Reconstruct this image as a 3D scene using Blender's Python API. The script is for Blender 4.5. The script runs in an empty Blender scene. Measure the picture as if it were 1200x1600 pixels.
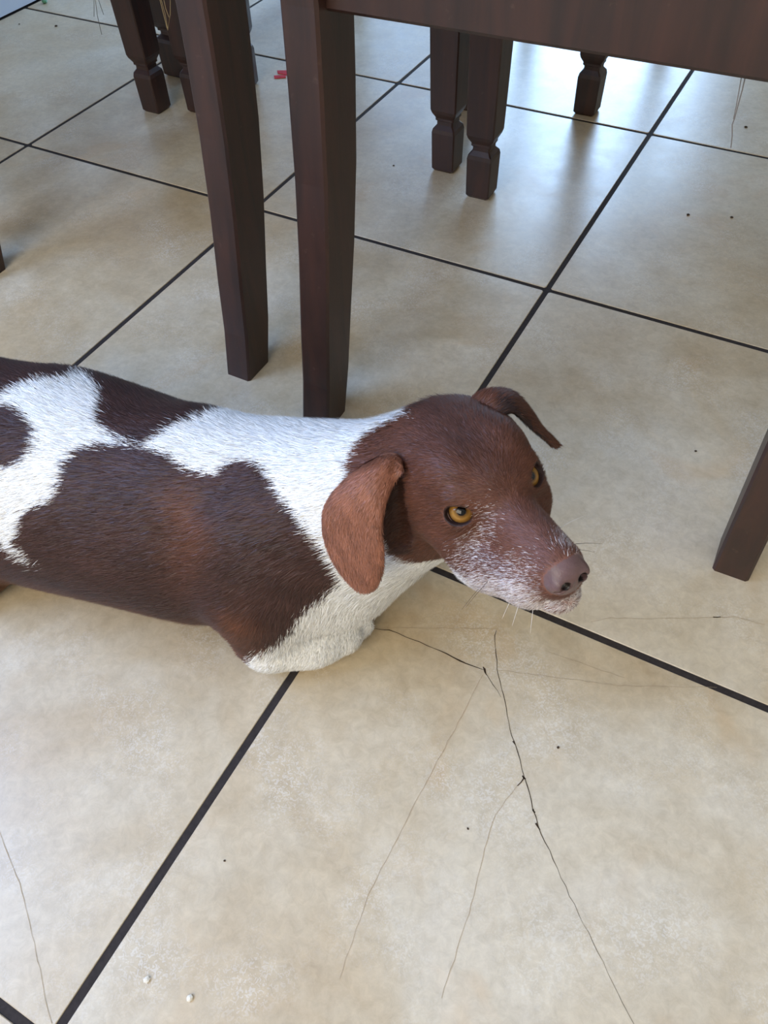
import bpy, math, random
import numpy as np
from mathutils import Matrix, Vector

random.seed(7)
rng = np.random.default_rng(11)
scene = bpy.context.scene
COL = scene.collection
T = 0.457                                  # tile pitch in metres

# ------------------------------------------------------------------ camera
CAM_LOC = np.array([0.23419, -0.83719, 0.61471])
CA, CB, CC = 0.670323768, -0.0524412651, 0.535478915
FPX = 1212.99


def _rz(t):
    return np.array([[math.cos(t), -math.sin(t), 0], [math.sin(t), math.cos(t), 0], [0, 0, 1]])


def _rx(t):
    return np.array([[1, 0, 0], [0, math.cos(t), -math.sin(t)], [0, math.sin(t), math.cos(t)]])


RC = _rz(CC) @ _rx(CA) @ _rz(CB)
cam_data = bpy.data.cameras.new('camera')
cam = bpy.data.objects.new('camera', cam_data)
COL.objects.link(cam)
m4 = np.eye(4)
m4[:3, :3] = RC
m4[:3, 3] = CAM_LOC
cam.matrix_world = Matrix(m4.tolist())
cam_data.sensor_fit = 'VERTICAL'
cam_data.sensor_height = 24.0
cam_data.lens = 24.0 * FPX / 1600.0
cam_data.clip_start = 0.02
scene.camera = cam


def project(X):
    d = (np.atleast_2d(X) - CAM_LOC) @ RC
    return np.c_[600 + FPX * d[:, 0] / -d[:, 2], 800 - FPX * d[:, 1] / -d[:, 2]]


def ray_dir(px):
    return RC @ np.array([(px[0] - 600) / FPX, -(px[1] - 800) / FPX, -1.0])


def ground(px, z=0.0):
    d = ray_dir(px)
    return CAM_LOC + d * (z - CAM_LOC[2]) / d[2]


def on_plane(px, axis, c):
    d = ray_dir(px)
    return CAM_LOC + d * (c - CAM_LOC[axis]) / d[axis]


def at_depth(px, depth):
    return CAM_LOC + ray_dir(px) * depth


def depth_of(X):
    return float(-((np.asarray(X) - CAM_LOC) @ RC)[2])


# ------------------------------------------------------------------ light
world = bpy.data.worlds.new('world')
scene.world = world
world.use_nodes = True
bgn = world.node_tree.nodes['Background']
bgn.inputs[0].default_value = (0.75, 0.85, 1.0, 1)
bgn.inputs[1].default_value = 1.0


def area(name, loc, target, sx, sy, power, color):
    ld = bpy.data.lights.new(name, 'AREA')
    ld.shape = 'RECTANGLE'
    ld.size, ld.size_y = sx, sy
    ld.energy = power
    ld.color = color
    o = bpy.data.objects.new(name, ld)
    COL.objects.link(o)
    o.location = loc
    o.rotation_euler = (Vector(target) - Vector(loc)).to_track_quat('-Z', 'Y').to_euler()
    return o


# daylight entering by the windows behind the table and at the side; front lamp is added fill
area('daylight_back_window', (-0.74, 2.56, 0.91), (-0.74, 0.0, 0.91), 0.98, 1.32, 30, (0.42, 0.66, 1.0))
area('daylight_side_window', (-1.30, -1.35, 1.48), (0.0, -1.35, 1.48), 1.3, 1.15, 34, (0.29, 0.50, 1.0))
area('added_front_fill', (-0.05, -2.36, 1.50), (-0.05, 0.0, 1.50), 1.5, 1.2, 21, (1.0, 0.87, 0.64))  # warm fill from behind the camera, added to lift the shadows

vs = scene.view_settings
vs.view_transform = 'Standard'
vs.look = 'None'
vs.gamma = 1.0
vs.use_curve_mapping = False
vs.exposure = 0.8


# ------------------------------------------------------------------ helpers
def lin(c):
    c = np.asarray(c, float) / 255.0
    return np.where(c <= 0.04045, c / 12.92, ((c + 0.055) / 1.055) ** 2.4)


def lin4(c):
    return (*[float(v) for v in lin(c)], 1.0)


def new_mat(name):
    m = bpy.data.materials.new(name)
    m.use_nodes = True
    nt = m.node_tree
    b = nt.nodes['Principled BSDF']
    return m, nt, b


def N(nt, kind, **kw):
    n = nt.nodes.new(kind)
    for k, v in kw.items():
        setattr(n, k, v)
    return n


def ramp(nt, fac, stops):
    r = N(nt, 'ShaderNodeValToRGB')
    els = r.color_ramp.elements
    els[0].position, els[0].color = stops[0][0], stops[0][1]
    els[1].position, els[1].color = stops[-1][0], stops[-1][1]
    for p_, c_ in stops[1:-1]:
        e = els.new(p_)
        e.color = c_
    nt.links.new(fac, r.inputs[0])
    return r


def mix(nt, fac, a, b, blend='MIX'):
    n = N(nt, 'ShaderNodeMix', data_type='RGBA', blend_type=blend)
    for sock, v in ((n.inputs[0], fac), (n.inputs[6], a), (n.inputs[7], b)):
        if hasattr(v, 'is_linked'):
            nt.links.new(v, sock)
        else:
            sock.default_value = v
    return n.outputs[2]


def noise(nt, vec, scale, detail=4, rough=0.55, dist=0.0):
    n = N(nt, 'ShaderNodeTexNoise')
    n.inputs['Scale'].default_value = scale
    n.inputs['Detail'].default_value = detail
    n.inputs['Roughness'].default_value = rough
    n.inputs['Distortion'].default_value = dist
    nt.links.new(vec, n.inputs['Vector'])
    return n.outputs[0]


def geo_pos(nt):
    return N(nt, 'ShaderNodeNewGeometry').outputs['Position']


def bump(nt, b, height, strength, dist):
    n = N(nt, 'ShaderNodeBump')
    n.inputs['Strength'].default_value = strength
    n.inputs['Distance'].default_value = dist
    nt.links.new(height, n.inputs['Height'])
    nt.links.new(n.outputs[0], b.inputs['Normal'])


def mesh_obj(name, verts, faces, mat, parent=None, smooth=False, loc=None):
    me = bpy.data.meshes.new(name)
    me.from_pydata([tuple(map(float, v)) for v in verts], [], faces)
    me.update()
    if smooth:
        me.polygons.foreach_set('use_smooth', [True] * len(me.polygons))
    if mat:
        me.materials.append(mat)
    o = bpy.data.objects.new(name, me)
    COL.objects.link(o)
    if loc is not None:
        o.location = loc
    if parent:
        o.parent = parent
    return o


def tag(o, label=None, cat=None, group=None, kind=None):
    for k, v in (('label', label), ('category', cat), ('group', group), ('kind', kind)):
        if v:
            o[k] = v
    return o


def empty(name, loc):
    o = bpy.data.objects.new(name, None)
    o.empty_display_size = 0.05
    COL.objects.link(o)
    o.location = tuple(map(float, loc))
    return o


def loft(sections, cap=True):
    """sections: list of equally long point loops -> verts, faces"""
    n = len(sections[0])
    V = [p for s in sections for p in s]
    F = []
    for i in range(len(sections) - 1):
        for j in range(n):
            k = (j + 1) % n
            F.append((i * n + j, i * n + k, (i + 1) * n + k, (i + 1) * n + j))
    if cap:
        F.append(tuple(reversed(range(n))))
        F.append(tuple(range((len(sections) - 1) * n, len(sections) * n)))
    return V, F


def rect_loop(cx, cy, z, wx, wy, ch=0.003, ang=0.0):
    hx, hy = wx / 2, wy / 2
    ch = min(ch, hx * .5, hy * .5)
    pts = [(-hx + ch, -hy), (hx - ch, -hy), (hx, -hy + ch), (hx, hy - ch),
           (hx - ch, hy), (-hx + ch, hy), (-hx, hy - ch), (-hx, -hy + ch)]
    ca, sa = math.cos(ang), math.sin(ang)
    return [(cx + x * ca - y * sa, cy + x * sa + y * ca, z) for x, y in pts]


def beam(p0, p1, h, t, ch=0.003):
    """straight bar with rectangular section, h tall (z), t thick"""
    p0, p1 = np.array(p0, float), np.array(p1, float)
    d = (p1 - p0) / np.linalg.norm(p1 - p0)
    up = np.array([0, 0, 1.0])
    s = np.cross(d, up)
    s /= np.linalg.norm(s)
    u = np.cross(s, d)
    hx, hy = t / 2, h / 2
    prof = [(-hx + ch, -hy), (hx - ch, -hy), (hx, -hy + ch), (hx, hy - ch),
            (hx - ch, hy), (-hx + ch, hy), (-hx, hy - ch), (-hx, -hy + ch)]
    return loft([[p + s * a + u * b for a, b in prof] for p in (p0, p1)])


def box_vf(x0, x1, y0, y1, z0, z1):
    V = [(x, y, z) for z in (z0, z1) for y in (y0, y1) for x in (x0, x1)]
    F = [(0, 2, 3, 1), (4, 5, 7, 6), (0, 1, 5, 4), (2, 6, 7, 3), (0, 4, 6, 2), (1, 3, 7, 5)]
    return V, F


def tube_vf(pts, r, n=5):
    pts = [np.array(p, float) for p in pts]
    secs = []
    for i, p in enumerate(pts):
        a = pts[max(i - 1, 0)]
        b = pts[min(i + 1, len(pts) - 1)]
        d = b - a
        d /= np.linalg.norm(d)
        ref = np.array([0, 0, 1.0]) if abs(d[2]) < .9 else np.array([1.0, 0, 0])
        s = np.cross(d, ref)
        s /= np.linalg.norm(s)
        u = np.cross(s, d)
        rr = r[i] if hasattr(r, '__len__') else r
        secs.append([p + rr * (s * math.cos(2 * math.pi * k / n) + u * math.sin(2 * math.pi * k / n)) for k in range(n)])
    return loft(secs)


def merge(parts):
    V, F = [], []
    for v, f in parts:
        o = len(V)
        V += list(v)
        F += [tuple(i + o for i in q) for q in f]
    return V, F


# ------------------------------------------------------------------ materials
def mat_tile():
    m, nt, b = new_mat('beige_ceramic')
    pos = geo_pos(nt)
    rnd = N(nt, 'ShaderNodeObjectInfo').outputs['Random']
    off = N(nt, 'ShaderNodeVectorMath', operation='SCALE')
    comb = N(nt, 'ShaderNodeCombineXYZ')
    nt.links.new(rnd, comb.inputs[0])
    nt.links.new(rnd, comb.inputs[2])
    nt.links.new(comb.outputs[0], off.inputs[0])
    off.inputs['Scale'].default_value = 37.0
    addv = N(nt, 'ShaderNodeVectorMath', operation='ADD')
    nt.links.new(pos, addv.inputs[0])
    nt.links.new(off.outputs[0], addv.inputs[1])
    v = addv.outputs[0]
    big = noise(nt, v, 5.0, 5, 0.6, 0.4)
    base = ramp(nt, big, [(0.30, lin4((184, 160, 124))), (0.47, lin4((197, 179, 149))), (0.60, lin4((205, 191, 166))), (0.75, lin4((212, 200, 180)))])
    mid = noise(nt, v, 30.0, 6, 0.65, 0.3)
    r2 = ramp(nt, mid, [(0.30, (0.86, 0.84, 0.81, 1)), (0.68, (1.05, 1.05, 1.05, 1))])
    c = mix(nt, 0.8, base.outputs[0], r2.outputs[0], 'MULTIPLY')
    gr = noise(nt, v, 110.0, 5, 0.7, 0.6)
    rg = ramp(nt, gr, [(0.32, (0.84, 0.82, 0.79, 1)), (0.66, (1.07, 1.07, 1.06, 1))])
    c = mix(nt, 0.8, c, rg.outputs[0], 'MULTIPLY')
    # ochre stains
    st = noise(nt, v, 9.0, 3, 0.5, 1.0)
    r3 = ramp(nt, st, [(0.60, (0, 0, 0, 1)), (0.72, (1, 1, 1, 1))])
    f3 = N(nt, 'ShaderNodeMath', operation='MULTIPLY')
    nt.links.new(r3.outputs[0], f3.inputs[0])
    f3.inputs[1].default_value = 0.28
    c = mix(nt, f3.outputs[0], c, lin4((190, 150, 98)))
    # whitish crackle clusters
    cl = noise(nt, v, 14.0, 3, 0.5)
    rc_ = ramp(nt, cl, [(0.46, (0, 0, 0, 1)), (0.70, (1, 1, 1, 1))])
    fine = noise(nt, v, 330.0, 2, 0.5, 1.5)
    rf = ramp(nt, fine, [(0.50, (0, 0, 0, 1)), (0.60, (1, 1, 1, 1))])
    mu = N(nt, 'ShaderNodeMath', operation='MULTIPLY')
    nt.links.new(rc_.outputs[0], mu.inputs[0])
    nt.links.new(rf.outputs[0], mu.inputs[1])
    mu2 = N(nt, 'ShaderNodeMath', operation='MULTIPLY')
    nt.links.new(mu.outputs[0], mu2.inputs[0])
    mu2.inputs[1].default_value = 0.34
    c = mix(nt, mu2.outputs[0], c, lin4((228, 224, 216)))
    nt.links.new(c, b.inputs['Base Color'])
    rr = ramp(nt, mid, [(0.3, (0.28, 0.28, 0.28, 1)), (0.7, (0.36, 0.36, 0.36, 1))])
    nt.links.new(rr.outputs[0], b.inputs['Roughness'])
    b.inputs['Specular IOR Level'].default_value = 0.75
    bump(nt, b, mid, 0.05, 0.002)
    return m


def mat_wood(name, c0, c1, rough, spec=0.5):
    m, nt, b = new_mat(name)
    tc = N(nt, 'ShaderNodeTexCoord').outputs['Object']
    mp = N(nt, 'ShaderNodeMapping')
    mp.inputs['Scale'].default_value = (60, 60, 6)
    nt.links.new(tc, mp.inputs[0])
    n1 = noise(nt, mp.outputs[0], 1.0, 5, 0.6, 0.6)
    base = ramp(nt, n1, [(0.3, lin4(c0)), (0.7, lin4(c1))])
    sc = noise(nt, tc, 90.0, 4, 0.6)
    r2 = ramp(nt, sc, [(0.66, (0, 0, 0, 1)), (0.78, (1, 1, 1, 1))])
    f = N(nt, 'ShaderNodeMath', operation='MULTIPLY')
    nt.links.new(r2.outputs[0], f.inputs[0])
    f.inputs[1].default_value = 0.25
    c = mix(nt, f.outputs[0], base.outputs[0], lin4((120, 96, 80)))
    nt.links.new(c, b.inputs['Base Color'])
    b.inputs['Roughness'].default_value = rough
    b.inputs['Specular IOR Level'].default_value = spec
    bump(nt, b, n1, 0.08, 0.002)
    return m


def mat_plain(name, col, rough=0.6, spec=0.4, nscale=40.0, var=0.12):
    m, nt, b = new_mat(name)
    n1 = noise(nt, geo_pos(nt), nscale, 4, 0.6)
    c = np.array(lin(col))
    r = ramp(nt, n1, [(0.3, (*[float(v) for v in c * (1 - var)], 1)), (0.7, (*[float(v) for v in np.minimum(c * (1 + var), 1)], 1))])
    nt.links.new(r.outputs[0], b.inputs['Base Color'])
    b.inputs['Roughness'].default_value = rough
    b.inputs['Specular IOR Level'].default_value = spec
    return m


def mat_glass(name):
    m, nt, b = new_mat(name)
    b.inputs['Base Color'].default_value = (0.95, 0.98, 1, 1)
    b.inputs['Roughness'].default_value = 0.02
    b.inputs['Transmission Weight'].default_value = 1.0
    b.inputs['IOR'].default_value = 1.1
    return m


M_TILE = mat_tile()
M_GROUT = mat_plain('dark_grout', (52, 46, 44), 0.85, 0.2, 300, 0.25)
M_CRACK = mat_plain('crack_dirt', (66, 52, 40), 0.9, 0.1, 300, 0.3)
M_HAIRLINE = mat_plain('hairline_dirt', (172, 152, 124), 0.9, 0.1, 300, 0.2)
M_WALL = mat_plain('painted_wall', (228, 214, 188), 0.75, 0.3, 3, 0.03)
M_WALLBLUE = mat_plain('pale_blue_wall', (214, 226, 244), 0.6, 0.3, 3, 0.03)
M_CEIL = mat_plain('ceiling_paint', (236, 232, 224), 0.85, 0.2, 3, 0.02)
M_TRIM = mat_plain('white_trim', (216, 220, 226), 0.5, 0.4, 5, 0.03)
M_WOOD = mat_wood('espresso_wood', (33, 18, 12), (60, 33, 23), 0.42, 0.6)
M_SEAT = mat_plain('seat_fabric', (92, 74, 58), 0.9, 0.1, 200, 0.2)
M_THREAD_GOLD = mat_plain('golden_thread', (186, 164, 120), 0.7, 0.2, 200, 0.1)
M_THREAD_GREY = mat_plain('grey_thread', (120, 112, 104), 0.8, 0.2, 200, 0.1)
M_GLASS = mat_glass('clear_glass')
M_RED = mat_plain('red_paper', (206, 62, 74), 0.7, 0.2, 200, 0.1)
M_GREEN = mat_plain('green_plastic', (96, 150, 110), 0.4, 0.5, 200, 0.2)
M_CRUMB = mat_plain('pale_crumb', (226, 216, 196), 0.9, 0.1, 300, 0.1)
M_SPECK = mat_plain('dark_crumb', (70, 56, 44), 0.9, 0.1, 300, 0.1)

# ------------------------------------------------------------------ room shell
XL, XR, YF, YB, ZC = -1.383, 2.28, -2.42, 2.62, 2.5
GROUT = 0.0068
v, fcs = box_vf(XL - .1, XR + .1, YF - .1, YB + .1, -0.06, -0.0011)
floor = tag(mesh_obj('floor', v, fcs, M_GROUT), kind='structure')

hs = (T - GROUT) / 2
tile_secs = [[(x, y, z) for x, y, _ in rect_loop(0, 0, 0, 2 * (hs - i), 2 * (hs - i), 0.002)] for i, z in ((0, -0.012), (0, -0.0008), (0.0002, -0.0003), (0.0006, 0.0))]
tv, tf = loft(tile_secs)
tile_me = bpy.data.meshes.new('tile')
tile_me.from_pydata(tv, [], tf)
tile_me.update()
tile_me.materials.append(M_TILE)
for i in range(-3, 5):
    for j in range(-6, 6):
        cx, cy = (i + .5) * T, (j + .5) * T
        if cy + T / 2 < YF or cy - T / 2 > YB or cx - T / 2 > XR:
            continue
        o = bpy.data.objects.new('tile', tile_me)
        COL.objects.link(o)
        o.parent = floor
        o.location = (cx, cy, random.uniform(-0.0002, 0.0))


def wall_with_hole(name, axis, c, thick, a0, a1, hole, mat):
    """wall on plane axis=c with an opening hole=(b0,b1,z0,z1) along the other axis"""
    parts = []
    b0, b1, z0, z1 = hole
    segs = [(a0, b0, 0, ZC), (b1, a1, 0, ZC), (b0, b1, z1, ZC)]
    if z0 > 0:
        segs.append((b0, b1, 0, z0))
    for s0, s1, w0, w1 in segs:
        lo, hi = min(c, c + thick), max(c, c + thick)
        parts.append(box_vf(lo, hi, s0, s1, w0, w1) if axis == 0 else box_vf(s0, s1, lo, hi, w0, w1))
    V, F = merge(parts)
    return tag(mesh_obj(name, V, F, mat), kind='structure')


wall_with_hole('wall_left', 0, XL, -0.12, YF, YB, (-2.05, -0.65, 0.85, 2.1), M_WALLBLUE)
wall_with_hole('wall_back', 1, YB, 0.12, XL, XR, (-1.26, -.22, 0.22, 1.60), M_WALL)
V_, F_ = box_vf(XR, XR + .12, YF, YB, 0, ZC)
tag(mesh_obj('wall_right', V_, F_, M_WALL), kind='structure')
wall_with_hole('wall_front', 1, YF, -0.12, XL, XR, (-.85, .75, 0.85, 2.1), M_WALL)
V_, F_ = box_vf(XL - .12, XR + .12, YF - .12, YB + .12, ZC, ZC + .1)
tag(mesh_obj('ceiling', V_, F_, M_CEIL), kind='structure')
V_, F_ = box_vf(XL, XL + .012, YF, YB, 0.003, 0.09)
tag(mesh_obj('baseboard_left', V_, F_, M_WALLBLUE), kind='structure')
V_, F_ = box_vf(XR - .012, XR, YF, YB, 0.003, 0.09)
tag(mesh_obj('baseboard_right', V_, F_, M_TRIM), kind='structure')

# low window behind the table: frame, mullion, panes
win3 = tag(mesh_obj('window_3', *merge([box_vf(-1.26, -.22, 2.64, 2.70, 0.22, 0.26), box_vf(-1.26, -.22, 2.64, 2.70, 1.56, 1.60),
                                        box_vf(-1.26, -1.22, 2.64, 2.70, 0.26, 1.56), box_vf(-.26, -.22, 2.64, 2.70, 0.26, 1.56),
                                        box_vf(-.76, -.72, 2.64, 2.70, 0.26, 1.56)]), M_TRIM), kind='structure')
for a, b_ in ((-1.22, -.76), (-.72, -.26)):
    mesh_obj('pane', *box_vf(a, b_, 2.668, 2.674, 0.26, 1.56), M_GLASS, win3)
win = tag(mesh_obj('window_1', *merge([box_vf(XL - .09, XL - .04, -2.05, -0.65, 0.85, 0.90), box_vf(XL - .09, XL - .04, -2.05, -0.65, 2.05, 2.1),
                                       box_vf(XL - .09, XL - .04, -2.05, -2.0, 0.9, 2.05), box_vf(XL - .09, XL - .04, -0.70, -0.65, 0.9, 2.05),
                                       box_vf(XL - .09, XL - .04, -1.38, -1.32, 0.9, 2.05)]), M_TRIM), kind='structure')
for a, b_ in ((-2.0, -1.38), (-1.32, -0.70)):
    mesh_obj('pane', *box_vf(XL - .068, XL - .062, a, b_, 0.9, 2.05), M_GLASS, win)


win2 = tag(mesh_obj('added_front_window', *merge([box_vf(-.85, .75, YF - .09, YF - .04, 0.85, 0.90), box_vf(-.85, .75, YF - .09, YF - .04, 2.05, 2.1),
                                        box_vf(-.85, -.80, YF - .09, YF - .04, 0.9, 2.05), box_vf(.70, .75, YF - .09, YF - .04, 0.9, 2.05),
                                        box_vf(-.08, -.02, YF - .09, YF - .04, 0.9, 2.05)]), M_TRIM), kind='structure')
for a, b_ in ((-.80, -.08), (-.02, .70)):
    mesh_obj('pane', *box_vf(a, b_, YF - .068, YF - .062, 0.9, 2.05), M_GLASS, win2)  # unseen window added to go with the front fill lamp


# ------------------------------------------------------------------ dining chairs
REAR = [(0, 0.0, .042), (.055, .011, .046), (.115, .019, .050), (.19, .031, .054), (.265, .040, .057), (.335, .045, .058), (.40, .048, .058),
        (.47, .047, .054), (.60, .036, .044), (.75, .012, .036), (.88, -.016, .032), (.98, -.042, .028)]
FRONT = [(0, .0150), (.004, .0180), (.058, .0188), (.0635, .0175), (.069, .0128), (.0745, .0128), (.076, .0148), (.0795, .0148), (.087, .0190), (.092, .0205), (.20, .0222), (.39, .0235), (.452, .0235)]


def make_chair(label, RL, RR, FL, FR, group, yd=1.0, splay=(0, 0)):
    """RL, RR, FL, FR: floor positions of the legs; rear ones are the middle of the rear face edge.
    The chair is built in its own frame: origin under the seat, local +y to the front."""
    RL, RR, FL, FR = [np.array((*p, 0.0)) for p in (RL, RR, FL, FR)]
    base = (RL + RR + FL + FR) / 4
    xa = RR - RL
    xa /= np.linalg.norm(xa)
    ang = math.atan2(xa[1], xa[0])
    Ri = _rz(-ang)
    root = empty('dining_chair', base)
    root.rotation_euler = (0, 0, ang)
    tag(root, label, 'chair', group)
    rl, rr, fl, fr = [Ri @ (p - base) for p in (RL, RR, FL, FR)]
    tops = []
    for p, sp in ((rl, splay[0]), (rr, splay[1])):
        secs = []
        for z, off, d in REAR:
            dx = sp * min(z, .4) / .2
            secs.append(rect_loop(p[0] + dx, p[1] + off + d / 2, z, .033, d, .0025))
        o = mesh_obj('leg', *loft(secs), M_WOOD, root)
        tops.append(np.array((p[0] + sp * 2, p[1], 0)))
    for p in (fl, fr):
        o = mesh_obj('leg', *loft([rect_loop(p[0], p[1], z, 2 * h, 2 * h, .0018) for z, h in FRONT]), M_WOOD, root)
    rl, rr = tops
    hw = .0165
    # seat rails between the legs
    mesh_obj('seat_rail', *beam((rl[0] + hw, rl[1] + .072, .425), (rr[0] - hw, rr[1] + .072, .425), .062, .022), M_WOOD, root)
    mesh_obj('seat_rail', *beam((fl[0] + .0235, fl[1] + .004, .425), (fr[0] - .0235, fr[1] + .004, .425), .062, .024), M_WOOD, root)
    mesh_obj('seat_rail', *beam((rl[0], rl[1] + .105, .425), (fl[0], fl[1] - .0235, .425), .062, .022), M_WOOD, root)
    mesh_obj('seat_rail', *beam((rr[0], rr[1] + .105, .425), (fr[0], fr[1] - .0235, .425), .062, .022), M_WOOD, root)
    # padded seat with rounded rim
    secs = []
    yb_, yf_ = rl[1] + .108, fl[1] + .03
    for z, ins in ((.458, .006), (.466, 0), (.484, 0), (.497, .008), (.504, .03)):
        secs.append([(fl[0] - .02 + ins, yf_ - ins, z), (rl[0] - .02 + ins, yb_ + ins, z), (rr[0] + .02 - ins, yb_ + ins, z), (fr[0] + .02 - ins, yf_ - ins, z)])
    mesh_obj('seat', *loft(secs), M_SEAT, root)
    # back: top rail, lower rail, three slats
    mesh_obj('back_rail', *beam((rl[0] + hw, rl[1] - .022, .935), (rr[0] - hw, rr[1] - .022, .935), .075, .02), M_WOOD, root)
    mesh_obj('back_rail', *beam((rl[0] + hw, rl[1] + .052, .64), (rr[0] - hw, rr[1] + .052, .64), .04, .02), M_WOOD, root)
    for k in range(3):
        x = rl[0] + (rr[0] - rl[0]) * (k + 1) / 4
        secs = [rect_loop(x, rl[1] + yy, z, .045, .012, .002) for z, yy in ((.655, .050), (.75, .028), (.84, .004), (.90, -.012))]
        mesh_obj('back_slat', *loft(secs), M_WOOD, root)
    return root, base, ang


GN = 'dining chairs drawn up along the near side of the table'
GF = 'dining chairs on the far side of the table'
chB, baseB, angB = make_chair('dark espresso dining chair whose curved rear leg rises right behind the dog', (-.1385, -.350), (.3095, -.3395), (-.172, .178), (.322, .180), GN, splay=(.0026, -.006))
chA, baseA, angA = make_chair('dark espresso dining chair between two others, its straight-edged rear leg standing beyond the dog', (-.700, -.318), (-.2645, -.318), (-.722, .226), (-.251, .226), GN)
chG, baseG, angG = make_chair('dark espresso dining chair next to the pale blue wall', (-1.255, -.345), (-.815, -.345), (-1.262, .195), (-.796, .195), GN)
# far side chairs face the other way
chD, _, _ = make_chair('far side dining chair whose spade foot stands alone near a grout line', (.36, 1.03), (-.11, 1.03), (.366, .490), (-.118, .490), GF)
chE, _, _ = make_chair('far side dining chair turned slightly, its foot half hidden by nearer chair legs', (-.41, 1.01), (-.80, .94), (-.305, .425), (-.705, .336), GF)

# loose threads hanging from the torn seat bottoms
def to_local(P, base, ang):
    return [_rz(-ang) @ (np.asarray(p) - np.array(base)) for p in P]


def thread(root, base, ang, pxs, axis, c, mat, r=0.0005, top=None):
    P = [on_plane(q, axis, c) for q in pxs]
    if top is not None:
        P = [np.array([P[0][0] + (P[0][0] - P[-1][0]) * .3, c if axis == 1 else P[0][1], top])] + P
    V, F = tube_vf(to_local(P, base, ang), r)
    mesh_obj('loose_thread', V, F, mat, root)


yb = -.262
thread(chB, baseB, angB, [(1166, 113), (1160, 140), (1153, 165), (1148, 184), (1144, 195), (1144, 212), (1142, 231)], 1, yb, M_THREAD_GREY, .0004)
thread(chB, baseB, angB, [(1160, 112), (1155, 140), (1150, 168), (1146, 186)], 1, yb, M_THREAD_GREY, .0003)
for pxs in ([(252, 0), (258, 22), (262, 46)], [(250, 0), (255, 20), (261, 44)], [(266, 0), (266, 22), (262, 47)], [(256, 0), (259, 14), (264, 27)]):
    thread(chA, baseA, angA, pxs, 1, .12, M_THREAD_GOLD, .00045, top=.394)
for pxs in ([(149, 0), (152, 24), (157, 46), (159, 54)], [(147, 0), (147, 26)], [(154, 0), (158, 12), (162, 23)]):
    thread(chG, baseG, angG, pxs, 1, .12, M_THREAD_GREY, .00045, top=.394)

# ------------------------------------------------------------------ dining table (its edge lies above the frame)
TBL = empty('dining_table', (-.1, .56, 0))
tag(TBL, 'dark wooden dining table the chairs are drawn up to, on spade footed legs', 'table')
for lx, ly in ((-.745, -.225), (.745, -.225), (-.745, .225), (.745, .225)):
    mesh_obj('leg', *loft([rect_loop(lx, ly, z, 2 * h * 1.5, 2 * h * 1.5, .003) for z, h in FRONT[:-2]] + [rect_loop(lx, ly, .72, .074, .074, .003)]), M_WOOD, TBL)
for a, b_ in (((-.715, -.225, .675), (.715, -.225, .675)), ((-.715, .225, .675), (.715, .225, .675)), ((-.745, -.195, .675), (-.745, .195, .675)), ((.745, -.195, .675), (.745, .195, .675))):
    mesh_obj('apron', *beam(a, b_, .085, .022), M_WOOD, TBL)
mesh_obj('tabletop', *loft([rect_loop(0, 0, z, 1.64 - i, .60 - i, .02) for z, i in ((.7205, .012), (.726, 0), (.744, 0), (.75, .012))]), M_WOOD, TBL)


# ------------------------------------------------------------------ floor cracks and litter
def ribbon(name, pxs, widths, mat, parent, wob=0.0006):
    P = [ground(q) for q in pxs]
    pts, ws = [], []
    for i in range(len(P) - 1):
        n = max(2, int(np.linalg.norm(P[i + 1] - P[i]) / .006))
        for k in range(n):
            t = k / n
            pts.append(P[i] * (1 - t) + P[i + 1] * t)
            ws.append(widths[i] * (1 - t) + widths[i + 1] * t)
    pts.append(P[-1])
    ws.append(widths[-1])
    V, F = [], []
    for i, (p, w) in enumerate(zip(pts, ws)):
        a, b = pts[max(i - 1, 0)], pts[min(i + 1, len(pts) - 1)]
        d = (b - a)[:2]
        d /= np.linalg.norm(d)
        s = np.array([-d[1], d[0]])
        c = p[:2] + s * random.uniform(-wob, wob)
        w = w * random.uniform(.6, 1.4)
        V += [(*(c + s * w / 2), .00025), (*(c - s * w / 2), .00025)]
        if i:
            F.append((2 * i - 2, 2 * i - 1, 2 * i + 1, 2 * i))
    mesh_obj(name, V, F, mat, parent)


k_ = .001
ribbon('crack', [(575, 983), (608, 984), (635, 995), (688, 1018), (728, 1036), (757, 1047), (765, 1060), (783, 1089)],
       [.2 * k_, .8 * k_, .5 * k_, .6 * k_, 1.5 * k_, .5 * k_, .4 * k_, .25 * k_], M_CRACK, floor)
ribbon('crack', [(755, 1042), (758, 1050), (762, 1056)], [1.0 * k_, 1.7 * k_, .6 * k_], M_CRACK, floor)
ribbon('crack', [(775, 985), (773, 1002), (777, 1045), (800, 1150), (820, 1215), (840, 1290), (890, 1400), (990, 1600)],
       [.4 * k_, .6 * k_, .4 * k_, .45 * k_, .6 * k_, .5 * k_, .22 * k_, .2 * k_], M_CRACK, floor)
for a, b_ in (((802, 1158), (805, 1164)), ((816, 1212), (822, 1217)), ((832, 1265), (836, 1270)), ((838, 1286), (843, 1297))):
    ribbon('crack', [a, b_], [1.5 * k_, .8 * k_], M_CRACK, floor)
ribbon('crack', [(819, 1215), (808, 1228)], [1.0 * k_, .6 * k_], M_CRACK, floor)
for pxs in ([(581, 982), (680, 981), (779, 983)], [(779, 1047), (859, 1057), (965, 1071), (1120, 1074)], [(808, 1228), (773, 1273), (757, 1327), (741, 1400), (690, 1560)],
            [(755, 1055), (667, 1220), (576, 1396), (530, 1530)], [(923, 972), (955, 966), (1040, 967), (1120, 964), (1147, 964), (1195, 977)],
            [(0, 1300), (30, 1380), (50, 1460), (80, 1600)], [(853, 1017), (976, 1060)]):
    ribbon('crack', pxs, [.30 * k_] * len(pxs), M_HAIRLINE, floor)
ribbon('crack', [(1114, 964), (1126, 965)], [1.2 * k_, .6 * k_], M_CRACK, floor)


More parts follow.
